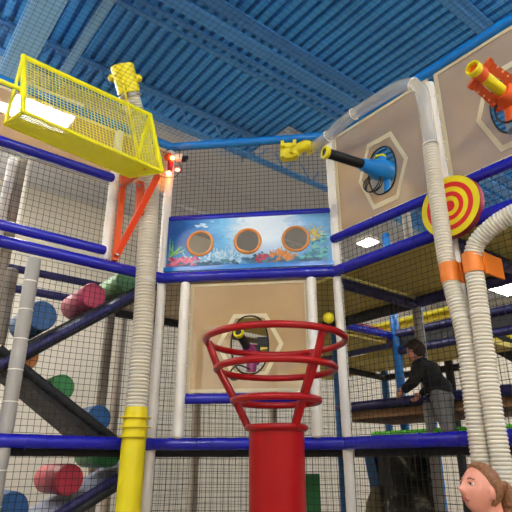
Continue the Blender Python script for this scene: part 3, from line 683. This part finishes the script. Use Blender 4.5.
# warning beacon
t = thing('warning_beacon', W('L',.05,3.9,.06), 'cluster of glowing orange and red lamps on the left mural post', 'warning light')
b = MB(); b.sphere(W('L',.075,3.99,.11), .042, 16, (1,1,.85)); b.build('orange_dome', M['orange'], t)
b = MB(); b.sphere(W('L',.06,3.965,.15), .016, 12); b.build('orange_lamp', M['beacon'], t)
b = MB(); b.lathe(W('L',.05,3.86,.10), Z, [(0,.02),(.09,.026)], 14); b.build('red_stem', M['red'], t)
b = MB(); b.sphere(W('L',-.02,3.905,.10), .016, 12, (1.4,1,.9)); b.build('red_lamp', M['glowred'], t)
b = MB(); b.sphere(W('L',.055,3.845,.095), .02, 12); b.build('orange_lamp', M['beacon'], t)
b = MB(); b.box(W('B',.095,4.015,.07), BD*.03, BN*.02, Z*.027); b.build('white_switch_box', M['white'], t, smooth=False)
b = MB(); b.box(W('B',.15,4.01,.07), BD*.025, BN*.015, Z*.012); b.box(W('B',.14,3.985,.07), BD*.02, BN*.01, Z*.01); b.build('black_connector', M['black'], t, smooth=False)
b = MB(); c = W('B',.04,3.95,.10); b.tube(smoothpts([c+Z*.10-BD*.08, c+Z*.15, c+Z*.13+BD*.06, c+Z*.04+BD*.07]), .003, 6); b.tube(smoothpts([c+BD*.07+Z*.0, c+BD*.09-Z*.08, c+BD*.03-Z*.14, c-BD*.06-Z*.13, c-BD*.14-Z*.08]), .003, 6)
b.build('wire_loop', M['cable'], t)

# ================================================================== TARGET
c = W('R',1.045,3.055,.11); t = thing('target_disc', c, 'round yellow and red bullseye target on the right side behind the clear hose', 'target')
n_ = WALLS['R'][2]; R_ = .198
b = MB(); b.lathe(c-n_*.05, n_, [(0,R_*.97),(.004,R_),(.045,R_),(.05,R_*.985)], 56); b.build('rim', M['dred'], t)
for k, (ra, rb, cm) in enumerate(((1,.8,'y'),(.8,.64,'r'),(.64,.48,'y'),(.48,.33,'r'),(.33,.18,'y'),(.18,0,'r'))):
    b = MB(); b.lathe(c, n_, [(0,R_*rb*.985),(.0,R_*ra*.985),(.003,R_*ra*.985),(.003,R_*rb*.985)], 56, ends=False)
    b.build('yellow_ring' if cm == 'y' else 'red_ring', M['yplas'] if cm == 'y' else mat('target_red', lin(216,30,34), .4), t)
b = MB(); b.tube([c-n_*.05, W('R',1.03,3.10,.03)], .02, 8); b.build('mount_stub', M['metal'], t)

# ================================================================== RED HOOP TOWER
rx, ry = .112, 3.0
t = thing('hoop_tower', (rx, ry, 0), 'red tube topped by three flaring red hoops in the centre', 'ball hoop tower')
b = MB(); b.lathe((rx,ry,0), Z, [(0,.150),(1.775,.150)], 48); b.build('tube', M['red'], t)
b = MB(); b.tube([Vector((rx+math.cos(a)*.158, ry+math.sin(a)*.158, 1.782)) for a in [2*PI*i/48 for i in range(48)]], .017, 10, closed=True); b.build('rim', M['red'], t)
hoops = ((1.925,.238),(2.10,.335),(2.262,.402))
for zz, r in hoops:
    b = MB(); b.tube([Vector((rx+math.cos(a)*r, ry+math.sin(a)*r, zz)) for a in [2*PI*i/64 for i in range(64)]], .0195, 12, closed=True); b.build('hoop', M['red'], t)
for a in (math.radians(176), math.radians(-52), math.radians(50)):
    e_ = Vector((math.cos(a), math.sin(a), 0)); b = MB(); P = [Vector((rx,ry,1.775))+e_*.150]+[Vector((rx,ry,zz))+e_*(r-.012) for zz, r in hoops]
    b.tube(smoothpts(P, 5), .021, 12); b.build('strut', M['red'], t)
b = MB(); b.sphere(W('B',1.283,2.585,.045), .041, 24); tag(b.build('play_ball', M['yplas']), 'small yellow ball caught on the netting between two white posts', 'ball')

# ================================================================== ROLLER RAMPS
def ramp(label, pts, off0, off1, m):
    t = thing('roller_ramp', W('L', pts[0][0], 1.7 if pts[0][1] > 2 else .9, off0), label, 'ramp')
    b = MB(); b.prism([W('L',s,z,off0) for s, z in pts], V*(off0-off1)); b.build('ramp_slab', m, t, smooth=False)
    return t
def edge(t, s_a, z_a, s_b, z_b, off, m, r=.03, nm='edge_pad'):
    b = MB(); b.tube([W('L',s_a,z_a,off), W('L',s_b,z_b,off)], r, 12); b.build(nm, m, t)
t = ramp('dark navy roller ramp rising to the right, highest of the three', [(1.75,1.74),(-.02,3.02),(-.02,2.92),(1.75,1.62)], -.14, -.62, M['dark'])
edge(t, 1.75,1.65,-.02,2.95,-.13,M['dark'],.045); edge(t,1.75,1.66,-.02,2.955,-.085,M['navy'],.028,'front_pad')
t = ramp('wide black roller ramp sloping down to the right above the low blue rail', [(1.06,2.31),(.10,1.70),(.10,1.63),(.24,1.67),(1.06,2.235)], -.14, -.58, M['dark'])
edge(t,1.06,2.29,.12,1.70,-.13,M['dark'],.03)
t = ramp('navy-edged roller ramp rising to the right below the low blue rail', [(1.2,.98),(0,1.62),(0,1.57),(1.2,.93)], -.14, -.62, mat('slate_blue_vinyl', lin(86,96,128), .5))
edge(t,1.2,.955,0,1.60,-.13,M['navy'],.03); edge(t,1.2,.90,0,1.545,-.13,M['dark'],.03)
def roller(s, z, r, m, label, L=.44, off=-.15):
    c = W('L', s, z, off)
    t = thing('foam_roller', c, label, 'foam roller')
    b = MB(); b.lathe(c, V, [(0,r*.3),(.0,r*.95),(.012,r),(L-.012,r),(L,r*.95)], 32); b.build('cylinder', m, t)
    b = MB(); b.lathe(c-V*.004, V, [(0,r*.9),(.006,r*.9)], 32); b.build('end_disc', m, t)
    return t
roller(.82,2.555,.105,M['fblue'],'blue foam roller on the highest ramp, left of the pink-red one')
roller(.475,2.765,.098,M['pink'],'pink-red foam roller on the highest ramp beside the pale green one')
roller(.225,2.93,.092,M['lgreen'],'pale green foam roller at the top of the highest ramp')
roller(.885,2.262,.09,M['forange'],'orange-brown foam roller at the top of the wide black ramp')
roller(.615,2.085,.088,M['fgreen'],'dark green foam roller in the middle of the wide black ramp')
roller(.335,1.895,.092,M['fblue'],'blue foam roller at the bottom of the wide black ramp')
roller(.82,1.345,.10,M['fblue'],'blue foam roller in the bottom left corner on the lowest ramp')
roller(.49,1.505,.097,M['rosered'],'red foam roller in the middle of the lowest ramp')
roller(.23,1.665,.09,M['fgreen'],'green foam roller at the top of the lowest ramp under the blue rail')

# ================================================================== LOWER RIGHT THINGS
t = thing('climbing_rock', N(1.9,-.5), 'dark mottled climbing rock under the deck to the left of the woman', 'climbing rock')
b = MB(); vs = []; fs = []; n1, n2 = 26, 28
cc = (W('R',-.43,0,-1.15))
for i in range(n1+1):
    z = 1.66*i/n1
    for k in range(n2):
        a = 2*PI*k/n2; rr = .21*(1+.35*noise.noise(Vector((math.cos(a)*1.6, math.sin(a)*1.6, z*2.2)))+.12*noise.noise(Vector((math.cos(a)*5, math.sin(a)*5, z*6))))
        rr *= 1.12-.12*math.cos(z*2.2)
        vs.append(cc+Vector((math.cos(a)*rr, math.sin(a)*rr*1.2, z)))
for i in range(n1):
    for k in range(n2): l = (k+1) % n2; fs.append((i*n2+k, i*n2+l, (i+1)*n2+l, (i+1)*n2+k))
fs += [tuple(range(n2)), tuple(range(n1*n2, (n1+1)*n2))[::-1]]
b.add(vs, fs)
mr = mat('mottled_rock', lin(52,52,50), .5, var=.1); nt = mr.node_tree
nz = nt.nodes.new('ShaderNodeTexNoise'); nz.inputs['Scale'].default_value = 4.5; nz.inputs['Detail'].default_value = 6; nz.inputs['Distortion'].default_value = 1.5
tc = nt.nodes.new('ShaderNodeTexCoord'); nt.links.new(tc.outputs['Object'], nz.inputs['Vector'])
cr = nt.nodes.new('ShaderNodeValToRGB'); E_ = cr.color_ramp.elements; E_[0].position = .45; E_[0].color = (*lin(26,27,26),1); E_[1].position = .68; E_[1].color = (*lin(190,186,170),1)
x = E_.new(.58); x.color = (*lin(64,62,50),1)
nt.links.new(nz.outputs['Fac'], cr.inputs[0]); nt.links.new(cr.outputs[0], nt.nodes['Principled BSDF'].inputs['Base Color'])
b.build('rock_body', mr, t)
b = MB(); b.lathe(W('R',-.57,.55,-.93), Vector((0,0,1)), [(0,.17),(.4,.16),(.75,.09),(.88,.03)], 16); b.build('cream_lobe', mat('khaki_rock', lin(150,138,106), .7, var=.2), t)
b = MB(); b.box((W('R',-.63,1.68,-.967)+W('R',-.42,.45,-.967))/2, (W('R',-.63,1.68,-.967)-W('R',-.42,.45,-.967))/2, d_*.052, U*.03)
tag(b.build('slanted_brace', M['skyd'], smooth=False), 'slanted blue padded brace beside the dark climbing rock', 'brace')
b = MB(); b.box(W('B',1.10,.78,-.6), BD*.065, BN*.04, Z*.75)
tag(b.build('upright_mat', mat('deep_green_vinyl', lin(14,104,44), .5), smooth=False), 'green upright mat just right of the red tube', 'mat')

# ================================================================== PEOPLE
def capsules(verts, edges, radii, X=None):
    mb = MB(); vs = [Vector(v) for v in verts]
    if X is not None: vs = [X@v for v in vs]
    for v, r in zip(vs, radii): mb.sphere(v, r, 20)
    for a, b_ in edges: mb.lathe(vs[a], vs[b_]-vs[a], [(0, radii[a]), ((vs[b_]-vs[a]).length, radii[b_])], 20)
    return mb
def fuse(o, voxel, its):                      # one continuous surface, islands dropped
    rm = o.modifiers.new('r', 'REMESH'); rm.mode = 'VOXEL'; rm.voxel_size = voxel; rm.use_smooth_shade = True
    if its: sm = o.modifiers.new('sm', 'SMOOTH'); sm.factor = .5; sm.iterations = its
    dg = bpy.context.evaluated_depsgraph_get(); m_ = bpy.data.meshes.new_from_object(o.evaluated_get(dg)); o.modifiers.clear(); o.data = m_
    bmm = bmesh.new(); bmm.from_mesh(m_); seen = set(); comps = []
    for v0 in bmm.verts:
        if v0 in seen: continue
        st = [v0]; seen.add(v0); cp = []
        while st:
            v_ = st.pop(); cp.append(v_)
            for e_ in v_.link_edges:
                o2 = e_.other_vert(v_)
                if o2 not in seen: seen.add(o2); st.append(o2)
        comps.append(cp)
    comps.sort(key=len)
    for cp in comps[:-1]: bmesh.ops.delete(bmm, geom=cp, context='VERTS')
    bmm.to_mesh(m_); bmm.free()
    for p_ in m_.polygons: p_.use_smooth = True
def gs(x, y, cx, cy, sx, sy): return math.exp(-((x-cx)/sx)**2-((y-cy)/sy)**2)
def headshape(k=1.0, extra=None, n=72):       # face towards -Y, centre between the ears; extra(dir) pushes outwards
    vs = []; fs = []; h = n//2
    for i in range(h+1):
        th = PI*i/h
        for j in range(n):
            a = 2*PI*j/n; d = Vector((math.sin(th)*math.cos(a), math.sin(th)*math.sin(a), math.cos(th)))
            x, y, z = d; p = Vector((x*.074, y*.094, z*.112))
            if z < 0: p.x *= 1+.20*z; p.y *= (1+.02*z) if y < 0 else (1+.42*z)     # jaw narrower than skull
            fr = max(0, -y); f = fr**1.2
            X, Z_ = p.x, p.z
            p.y -= f*(.029*gs(X,Z_,0,-.027,.015,.015)+.016*gs(X,Z_,0,-.004,.011,.026)+.007*gs(abs(X),Z_,.012,-.030,.007,.008)   # nose
                 -.012*gs(abs(X),Z_,.031,.008,.016,.012)+.005*gs(abs(X),Z_,.028,.030,.026,.009)                              # sockets, brow
                 +.007*gs(X,Z_,0,-.058,.022,.010)-.004*gs(X,Z_,0,-.061,.020,.0025)+.010*gs(X,Z_,0,-.088,.020,.015)
                 +.005*gs(abs(X),Z_,.044,-.028,.018,.022))
            if extra: p += d*extra(d)
            vs.append(p*k)
    for i in range(h):
        for j in range(n): l = (j+1) % n; fs.append((i*n+j, (i+1)*n+j, (i+1)*n+l, i*n+l))
    return vs, fs
def hand(o, fwd, side, up, k, curl):          # five fingers rooted in a palm
    V_ = []; Ed = []; Ra = []
    def add(p, r, par=None):
        V_.append(p); Ra.append(r)
        if par is not None: Ed.append((par, len(V_)-1))
        return len(V_)-1
    w = add(o-fwd*.04*k, .024*k); p1 = add(o+fwd*.04*k, (.020*k,.034*k) if False else .030*k, w); p2 = add(o+fwd*.078*k, .028*k, p1)
    for f, (sx, L, r) in enumerate(((-.027,.068,.0085),(-.009,.078,.009),(.009,.073,.009),(.026,.057,.0078))):
        q = add(o+fwd*.088*k+side*sx*k, r*k*1.1, p2); L *= k; pos = V_[q].copy(); an = curl*.4
        for sg in (.42,.32,.26):
            pos = pos+(fwd*math.cos(an)-up*math.sin(an))*L*sg; q = add(pos, r*k*.92, q); an += curl
    q = add(o+fwd*.030*k-side*.036*k, .013*k, p1); q = add(V_[q]+(fwd*.7-side*.5-up*.3)*.036*k, .0105*k, q); add(V_[q]+(fwd*.9-side*.1-up*.4)*.028*k, .009*k, q)
    mb = capsules(V_, Ed, Ra); return mb.v, mb.f
def person(label, base, rot, J, clothes, head_c, head_R, k, hairfn, hair_m, look=None, extras=None, voxel=.0065):
    t = thing('person', base, label, 'person')
    X = Matrix.Translation(Vector(base)) @ Matrix.Rotation(rot, 4, 'Z')
    names = list(J); idx = {n: i for i, n in enumerate(names)}
    E = [(idx[n], idx[J[n][2]]) for n in names if J[n][2]]
    mb = capsules([Vector(J[n][0]) for n in names], E, [J[n][1]*.92 for n in names], X)
    HM = X @ Matrix.Translation(Vector(head_c)) @ head_R
    hv, hf = headshape(k); mb.add([HM@v for v in hv], hf)
    for sg in (-1, 1):                        # ears
        mb.sphere(HM@Vector((sg*.077*k,.004*k,-.012*k)), .028*k, 12, (.45,.6,1.05))
    for sg, nm in ((-1,'wr_l'),(1,'wr_r')):
        el = Vector(J['el'+nm[2:]][0]); wr = Vector(J[nm][0]); f = (wr-el).normalized(); s_ = f.cross(Vector((0,1,0))).normalized()
        up = s_.cross(f)
        hv2, hf2 = hand(X@wr, (X.to_3x3()@f), (X.to_3x3()@(up*(1 if sg>0 else 1))), (X.to_3x3()@(s_*sg)), k*.85, .35); mb.add(hv2, hf2)
    body = mb.build('body', M['skin'], t)
    fuse(body, voxel, 1)
    # clothing: enlarged copies of chains of the skeleton
    for nm, m, chain, grow in clothes:
        ks = [n for n in names if n in chain]; ix = {n: i for i, n in enumerate(ks)}
        E2 = [(ix[n], ix[J[n][2]]) for n in ks if J[n][2] in ix]
        P = [Vector(J[n][0]) if not isinstance(chain[n], tuple) else Vector(chain[n]) for n in ks]
        q = capsules(P, E2, [J[n][1]*.92+grow for n in ks], X); fuse(q.build(nm, m, t), voxel*1.3, 6)
    hv, hf = headshape(k, hairfn); q = MB(); q.add([HM@v for v in hv], hf)
    if extras:
        for P, r in extras: q.tube(smoothpts([HM@(Vector(p)*k) for p in P], 6), [r_*k for r_ in r], 14)
    q.build('hair', hair_m, t)
    for sg in (-1, 1):
        e_ = Vector((sg*.031,-.0715,.008))*k; q = MB(); q.sphere(HM@e_, .0125*k, 16); eye = q.build('eye', M['eyew'], t)
        l_ = (Vector(look) if look else Vector((0,-1,0))).normalized(); q = MB(); q.sphere(HM@(e_+l_*.0060*k), .0082*k, 12); q.build('iris', M['iris'], eye)
        q = MB(); q.tube(smoothpts([HM@(Vector((sg*x, y, z))*k) for x, y, z in ((.014,-.0885,.026),(.028,-.0870,.0325),(.046,-.074,.029))], 4), .0028*k, 8); q.build('eyebrow', hair_m, t)
        q = MB(); q.tube(smoothpts([HM@(Vector((sg*x, y, z))*k) for x, y, z in ((.018,-.0845,.0125),(.031,-.0895,.0175),(.044,-.080,.012))], 4), .0030*k, 8); q.build('eyelid', M['skin'], t)
    q = MB(); q.tube(smoothpts([HM@(Vector(p)*k) for p in ((-.023,-.0765,-.064),(-.010,-.0865,-.057),(0,-.0885,-.058),(.010,-.0865,-.057),(.023,-.0765,-.064))], 5), [.0012*k]+[.0036*k]*19+[.0012*k], 8)
    q.tube(smoothpts([HM@(Vector(p)*k) for p in ((-.020,-.0765,-.0645),(0,-.0865,-.0655),(.020,-.0765,-.0645))], 6), [.0012*k]+[.0042*k]*11+[.0012*k], 8); q.build('lips', M['lips'], t)
    return t
# woman, facing left and slightly up
def hairw(d):
    line = .30+.42*d.z                         # hairline: swept back from the forehead, behind the ears
    f = (d.y+ (.62 if d.z > .35 else .62*max(0, d.z/.35)))
    a = d.y+1.05*max(0, d.z)-.16
    v = .011 if a > .08 else (-.012+.023*max(0, (a+.04)/.12) if a > -.04 else -.012)
    if d.z < -.55: v = -.012
    return v+(.0025*math.sin(d.x*60+d.z*25) if v > 0 else 0)
JW = {'pel':((0,0,.90),.135,None),'wai':((0,0,1.04),.12,'pel'),'che':((0,-.015,1.20),.135,'wai'),'nb':((0,.015,1.345),.070,'che'),'nk':((0,.010,1.42),.058,'nb'),'nt':((0,.005,1.47),.056,'nk'),
 'sh_l':((-.165,.01,1.315),.058,'che'),'el_l':((-.225,.04,1.05),.042,'sh_l'),'wr_l':((-.235,-.07,.83),.027,'el_l'),
 'sh_r':((.165,.01,1.315),.058,'che'),'el_r':((.225,.04,1.05),.042,'sh_r'),'wr_r':((.235,-.07,.83),.027,'el_r'),
 'hi_l':((-.09,0,.82),.095,'pel'),'kn_l':((-.10,-.01,.47),.058,'hi_l'),'an_l':((-.10,.03,.085),.040,'kn_l'),'to_l':((-.11,-.12,.04),.034,'an_l'),
 'hi_r':((.09,0,.82),.095,'pel'),'kn_r':((.10,-.01,.47),.058,'hi_r'),'an_r':((.10,.03,.085),.040,'kn_r'),'to_r':((.11,-.12,.04),.034,'an_r')}
shirt = {k_: 1 for k_ in ('pel','wai','che','sh_l','sh_r')}; shirt['el_l'] = (-.215,.035,1.12); shirt['el_r'] = (.215,.035,1.12); shirt['nb'] = (0,.015,1.33)
pants = {k_: 1 for k_ in ('pel','hi_l','kn_l','hi_r','kn_r')}; pants['an_l'] = (-.10,.03,.10); pants['an_r'] = (.10,.03,.10)
shoes_l = {'an_l':1,'to_l':1}; shoes_r = {'an_r':1,'to_r':1}
HWc = (0,-.020,1.498)
person('woman with tied-back brown hair and charcoal top looking up, lower right corner', (.975, 2.44, -.005), math.radians(-72), JW,
       [('t_shirt',M['tee'],shirt,.013),('jeans',M['jean'],pants,.010),('shoe',M['black'],shoes_l,.012),('shoe',M['black'],shoes_r,.012)],
       (0,-.020,1.502), Matrix.Rotation(math.radians(-15), 4, 'X'), .905, hairw, M['hair'], look=(.0,-1,.15),
       extras=[([(0,.085,.03),(0,.118,.035),(.005,.15,.01),(.0,.165,-.04),(0,.15,-.10)],[.032]*6+[.042]*6+[.045]*6+[.035]*6+[.012])])
# child with back towards us
def hairc(d):
    a = d.y+.9*d.z+.05; v = .014 if a > .08 else (-.012+.026*max(0, (a+.10)/.18) if a > -.10 else -.012)
    if d.z < -.62: v = -.012
    return v+(.005*math.sin(d.x*25+d.z*18) if v > 0 else 0)
cb_ = W('R',.215,1.735,-.84)
JC = {'pel':((.0,.0,.37),.074,None),'wai':((.0,-.04,.44),.074,'pel'),'che':((.0,-.10,.54),.080,'wai'),'nb':((.0,-.14,.615),.042,'che'),'nt':((.0,-.16,.65),.037,'nb'),
 'sh_l':((-.10,-.105,.575),.040,'che'),'el_l':((-.14,-.14,.46),.030,'sh_l'),'wr_l':((-.11,-.24,.39),.020,'el_l'),
 'sh_r':((.10,-.105,.575),.040,'che'),'el_r':((.15,-.13,.455),.030,'sh_r'),'wr_r':((.135,-.235,.40),.020,'el_r'),
 'hi_l':((-.045,.0,.33),.062,'pel'),'kn_l':((-.05,-.01,.19),.045,'hi_l'),'an_l':((-.05,.02,.045),.028,'kn_l'),'to_l':((-.05,-.06,.025),.022,'an_l'),
 'hi_r':((.045,.0,.33),.062,'pel'),'kn_r':((.05,.02,.19),.045,'hi_r'),'an_r':((.05,.05,.045),.028,'kn_r'),'to_r':((.05,-.03,.025),.022,'an_r')}
top = {k_: 1 for k_ in ('pel','wai','che','sh_l','sh_r','el_l','el_r')}; top['wr_l'] = (-.113,-.225,.40); top['wr_r'] = (.137,-.22,.41); top['nb'] = (.0,-.135,.605); top['pel'] = (0,0,.40)
pt = {k_: 1 for k_ in ('pel','hi_l','kn_l','hi_r','kn_r')}; pt['an_l'] = (-.05,.02,.055); pt['an_r'] = (.05,.05,.055); pt['pel'] = (0,0,.36)
person('child in black top and grey trousers behind the net, back turned', cb_, math.radians(-140), JC,
       [('black_top',M['btop'],top,.017),('grey_trousers',M['gpants'],pt,.010),('sock',M['shoe'],shoes_l,.006),('sock',M['shoe'],shoes_r,.006)],
       (.0,-.185,.712), Matrix.Rotation(math.radians(10), 4, 'X'), .78, hairc, M['dhair'], voxel=.004)

# ================================================================== CAMERA, WORLD
cam = bpy.data.cameras.new('camera'); co = bpy.data.objects.new('camera', cam); COL.objects.link(co)
cam.sensor_width = 36; cam.lens = 522.6/512*36; cam.clip_start = .05
co.location = (0, 0, 1.6); co.rotation_euler = (math.radians(90+21.7), 0, 0)
S.camera = co
w = bpy.data.worlds.new('world'); S.world = w; w.use_nodes = True
w.node_tree.nodes['Background'].inputs[0].default_value = (.9,.92,1,1); w.node_tree.nodes['Background'].inputs[1].default_value = .3
GR = {'padded_post':'padded posts of the play frame','padded_rail':'padded rails of the play frame','padded_deck':'padded decks of the play frame','safety_net':'safety nets of the play frame',
 'foam_roller':'foam rollers on the ramps','roller_ramp':'zigzag roller ramps','vinyl_window':'clear vinyl windows','air_blaster':'air blasters in the windows','hose_clamp':'orange hose clamps',
 'ball_hose':'clear ball hoses','ceiling_joist':'ceiling joists','ceiling_beam':'pale ceiling beams','ceiling_light':'ceiling lights'}
for o in bpy.data.objects:
    if o.parent is None and o.name.split('.')[0] in GR and 'label' in o: o['group'] = GR[o.name.split('.')[0]]
    if '_w' in o: del o['_w']
S.view_settings.view_transform = 'Standard'; S.view_settings.look = 'None'; S.view_settings.gamma = 1; S.view_settings.use_curve_mapping = False
S.view_settings.exposure = 2.8
